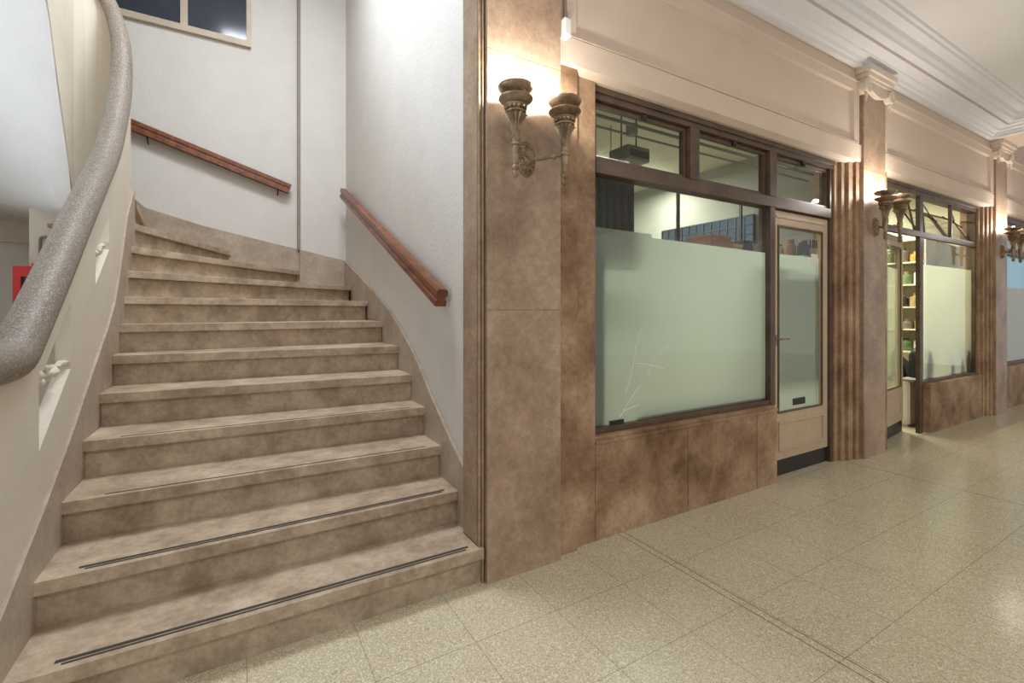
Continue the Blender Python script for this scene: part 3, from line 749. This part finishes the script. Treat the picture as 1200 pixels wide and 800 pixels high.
for r_, z in enumerate((.768, 1.068, 1.368, 1.668, 1.968)):
    y = 2.60
    for q in range(5):
        k = cols[(r_ * 2 + q * 3 + (q // 2)) % 6][0]; wd = random.uniform(.05, .08); h = random.uniform(.12, .22)
        lab = '%s container, %s from the left on the %s shelf of the crowded unit' % (k, ['first', 'second', 'third', 'fourth', 'fifth'][q], rows[r_])
        yy = y + wd
        prf = [(wd*.9, 0), (wd, .01), (wd, h*.7), (wd*.5, h*.8), (wd*.45, h*.9)]
        o = MB().lathe(prf, (7.90, yy, z + .0005), 14).build('container', cm[k]); tag(o, lab, 'container', 'goods on the crowded shelf unit')
        MB().lathe([(wd*.52, 0), (wd*.52, h*.1)], (7.90, yy, z + h*.9 + .0005), 12).build('lid', cm[cols[(q + r_) % 6][0]], o)
        y += wd * 2 + .012
# bottles standing on the sill behind the frosted glass
def bottle(x, h, r, lab, m_):
    o = MB().lathe([(r*.9, 0), (r, .01), (r, h*.62), (r*.75, h*.76), (r*.36, h*.84), (r*.34, h*.93)], (x, 2.137 + r, .5555), 16).build('bottle', m_)
    tag(o, lab, 'bottle', 'bottles behind the second shop window')
    MB().lathe([(r*.4, 0), (r*.4, h*.07)], (x, 2.137 + r, .5555 + h*.93), 12).build('cap', M_BLACK, o)
sillm = MB().box(6.38, 2.136, .53, 7.90, 2.338, .5545)
struct(sillm.build('trim_14', M_SHOPD))
for x, h, r, lab in ((6.66, .40, .095, 'tallest dark bottle, leftmost behind the frosted window beside the ajar door'),
                     (7.30, .19, .065, 'short dark jar in the middle behind the second frosted window'),
                     (7.60, .24, .06, 'dark bottle, second from right behind the second frosted window'),
                     (7.79, .36, .085, 'dark bottle in the right corner behind the second frosted window')):
    bottle(x, h, r, lab, M_BLACK)

# ------------------------------------------------------------------ wall sconces
def make_sconce(cx, label):
    t = thing('wall_sconce', label, 'wall lamp', (cx, 1.985, 2.06), 'two-armed sconces on the pilasters')
    zc = 2.06
    bp = MB().lathe([(.088, 0), (.088, .006), (.080, .014), (.072, .010), (.062, .012), (.052, .022), (.036, .020), (.022, .034), (.012, .040), (.003, .042)], (cx, 1.985, zc), 40, axis='y', sx=.62, sy=1.0)
    pl = bp.build('back_plate', M_BRASS, t)
    lf = MB()
    for k in range(12):
        a = 2*PI*k/12
        lf.sphere((cx + .036 * math.cos(a), 1.968, zc + .060 * math.sin(a)), .008, 8)
    lf.build('rosette', M_BRASS, pl)
    for sg in (-1, 1):
        xe = cx + sg * .14; ye = 1.85
        arm = MB()
        arm.tube(smooth_path([(cx, 1.96, zc + .005), (cx + sg*.03, 1.92, zc - .012), (cx + sg*.075, 1.885, zc - .004), (xe, ye, zc + .012)], 8), .0085, 10)
        arm.sphere((cx + sg*.095, 1.876, zc + .001), .016, 12); arm.sphere((cx + sg*.118, 1.863, zc + .006), .012, 12)
        ao = arm.build('arm', M_BRASS, t)
        def fl(i, a): return 1 + (-.02 + .15 * math.cos(a * 12) if 14 <= i <= 17 else .04 * math.cos(a * 10) if 9 <= i <= 11 else 0)
        z0 = 1.915
        st = [(.002, 0), (.010, .006), (.016, .018), (.017, .026), (.010, .036), (.019, .046), (.020, .052), (.011, .062), (.015, .070), (.012, .078), (.016, .12), (.0175, .145)]
        st2 = [(.016, .148), (.019, .20), (.022, .225), (.027, .255), (.042, .280), (.050, .288)]
        MB().lathe([(r, z0 + h) for r, h in st + st2], (xe, ye, 0), 48, flute=fl).lathe([(.012, z0+.146), (.022, z0+.150), (.022, z0+.160), (.018, z0+.165), (.022, z0+.170), (.022, z0+.180), (.012, z0+.184)], (xe, ye, 0), 24).build('torch_stem', M_BRASS, ao)
        cup = [(.020, .286), (.034, .290), (.047, .296), (.049, .302), (.036, .307), (.038, .317), (.050, .323), (.054, .330), (.040, .335), (.056, .343), (.075, .353), (.080, .361), (.078, .366), (.046, .370), (.034, .376), (.036, .387), (.060, .393), (.077, .402), (.082, .411), (.082, .417), (.078, .421)]
        inner = [(.070, .416), (.05, .400), (.03, .388), (.02, .384)]
        c = MB().lathe([(r, z0 + h) for r, h in cup + inner], (xe, ye, 0), 40)
        for k in range(14):
            a = 2*PI*k/14; c.sphere((xe + .045*math.cos(a), ye + .045*math.sin(a), z0 + .318), .009, 8)
        co = c.build('cup', M_BRASS, ao)
        MB().sphere((xe, ye, z0 + .418), .021, 14).build('bulb', M_BULB, ao)
        d = bpy.data.lights.new('bulb_light', 'POINT'); d.energy = 11; d.color = (1, .94, .86); d.shadow_soft_size = .024
        lo = bpy.data.objects.new('bulb_light', d); COL.objects.link(lo); lo.parent = t
        lo.location = (xe - cx, ye - 1.985, z0 + .445 - 2.06)
    return t
s1 = make_sconce(1.25, 'two-armed bronze sconce lit on the wide pilaster beside the stairs')
for x, lab in ((4.965, 'two-armed bronze sconce lit on the middle pilaster beside the ajar door'), (8.41, 'two-armed bronze sconce at the right picture edge on the farthest pilaster')):
    c = copy_tree(s1); c.location.x = x; c['label'] = lab

# ------------------------------------------------------------------ small things
tag(MB().box(1.470, 1.955, 2.735, 1.512, 2.004, 2.83).build('sensor_box', M_WHITE, bevel=.006), 'small white sensor box on the beige ledge above the first sconce', 'sensor')

# wall under the upper flight with hose cabinet, conduit and bracket
struct(MB().prism_y([(-1.265, 0), (-.93, 0), (-.93, 1.92), (-1.02, 2.0), (-1.265, 2.28)], 4.62, 4.74).build('wall_under_flight', M_CREAM))
cabinet = thing('hose_cabinet', 'red fire hose cabinet on the cream wall behind the terrazzo rail', 'fire cabinet', (-1.12, 4.55, 1.35))
MB().prism_y([(-1.315, 1.18), (-.96, 1.18), (-.96, 1.615), (-1.315, 1.615)], 4.50, 4.618, holes=[[(-1.275, 1.23), (-1.0, 1.23), (-1.0, 1.54), (-1.275, 1.54)]]).build('frame', M_RED, cabinet, bevel=.004)
MB().box(-1.275, 4.53, 1.23, -1.0, 4.54, 1.54).build('pane', M_DGLASS, cabinet)
MB().box(-1.22, 4.50, 1.612, -1.0, 4.618, 1.635).build('lid', M_RED, cabinet)
cd = MB().tube(smooth_path([(-1.205, 4.61, 1.62), (-1.205, 4.61, 1.80), (-1.200, 4.61, 1.825), (-1.175, 4.61, 1.835), (-.96, 4.61, 1.835)], 5), .009, 8)
cd.tube(smooth_path([(-1.10, 4.61, 1.63), (-1.10, 4.61, 1.72), (-1.085, 4.61, 1.76), (-1.05, 4.61, 1.78), (-.96, 4.61, 1.78)], 5), .007, 8)
tag(cd.build('conduit', M_GREY), 'thin grey conduit bent round above the red hose cabinet', 'conduit')
tag(MB().box(-1.15, 4.53, 1.90, -.98, 4.618, 1.925).box(-1.13, 4.55, 1.87, -.98, 4.618, 1.90).build('wall_bracket', M_JAMB, bevel=.003), 'small stone bracket on the cream wall above the bent conduit', 'bracket')
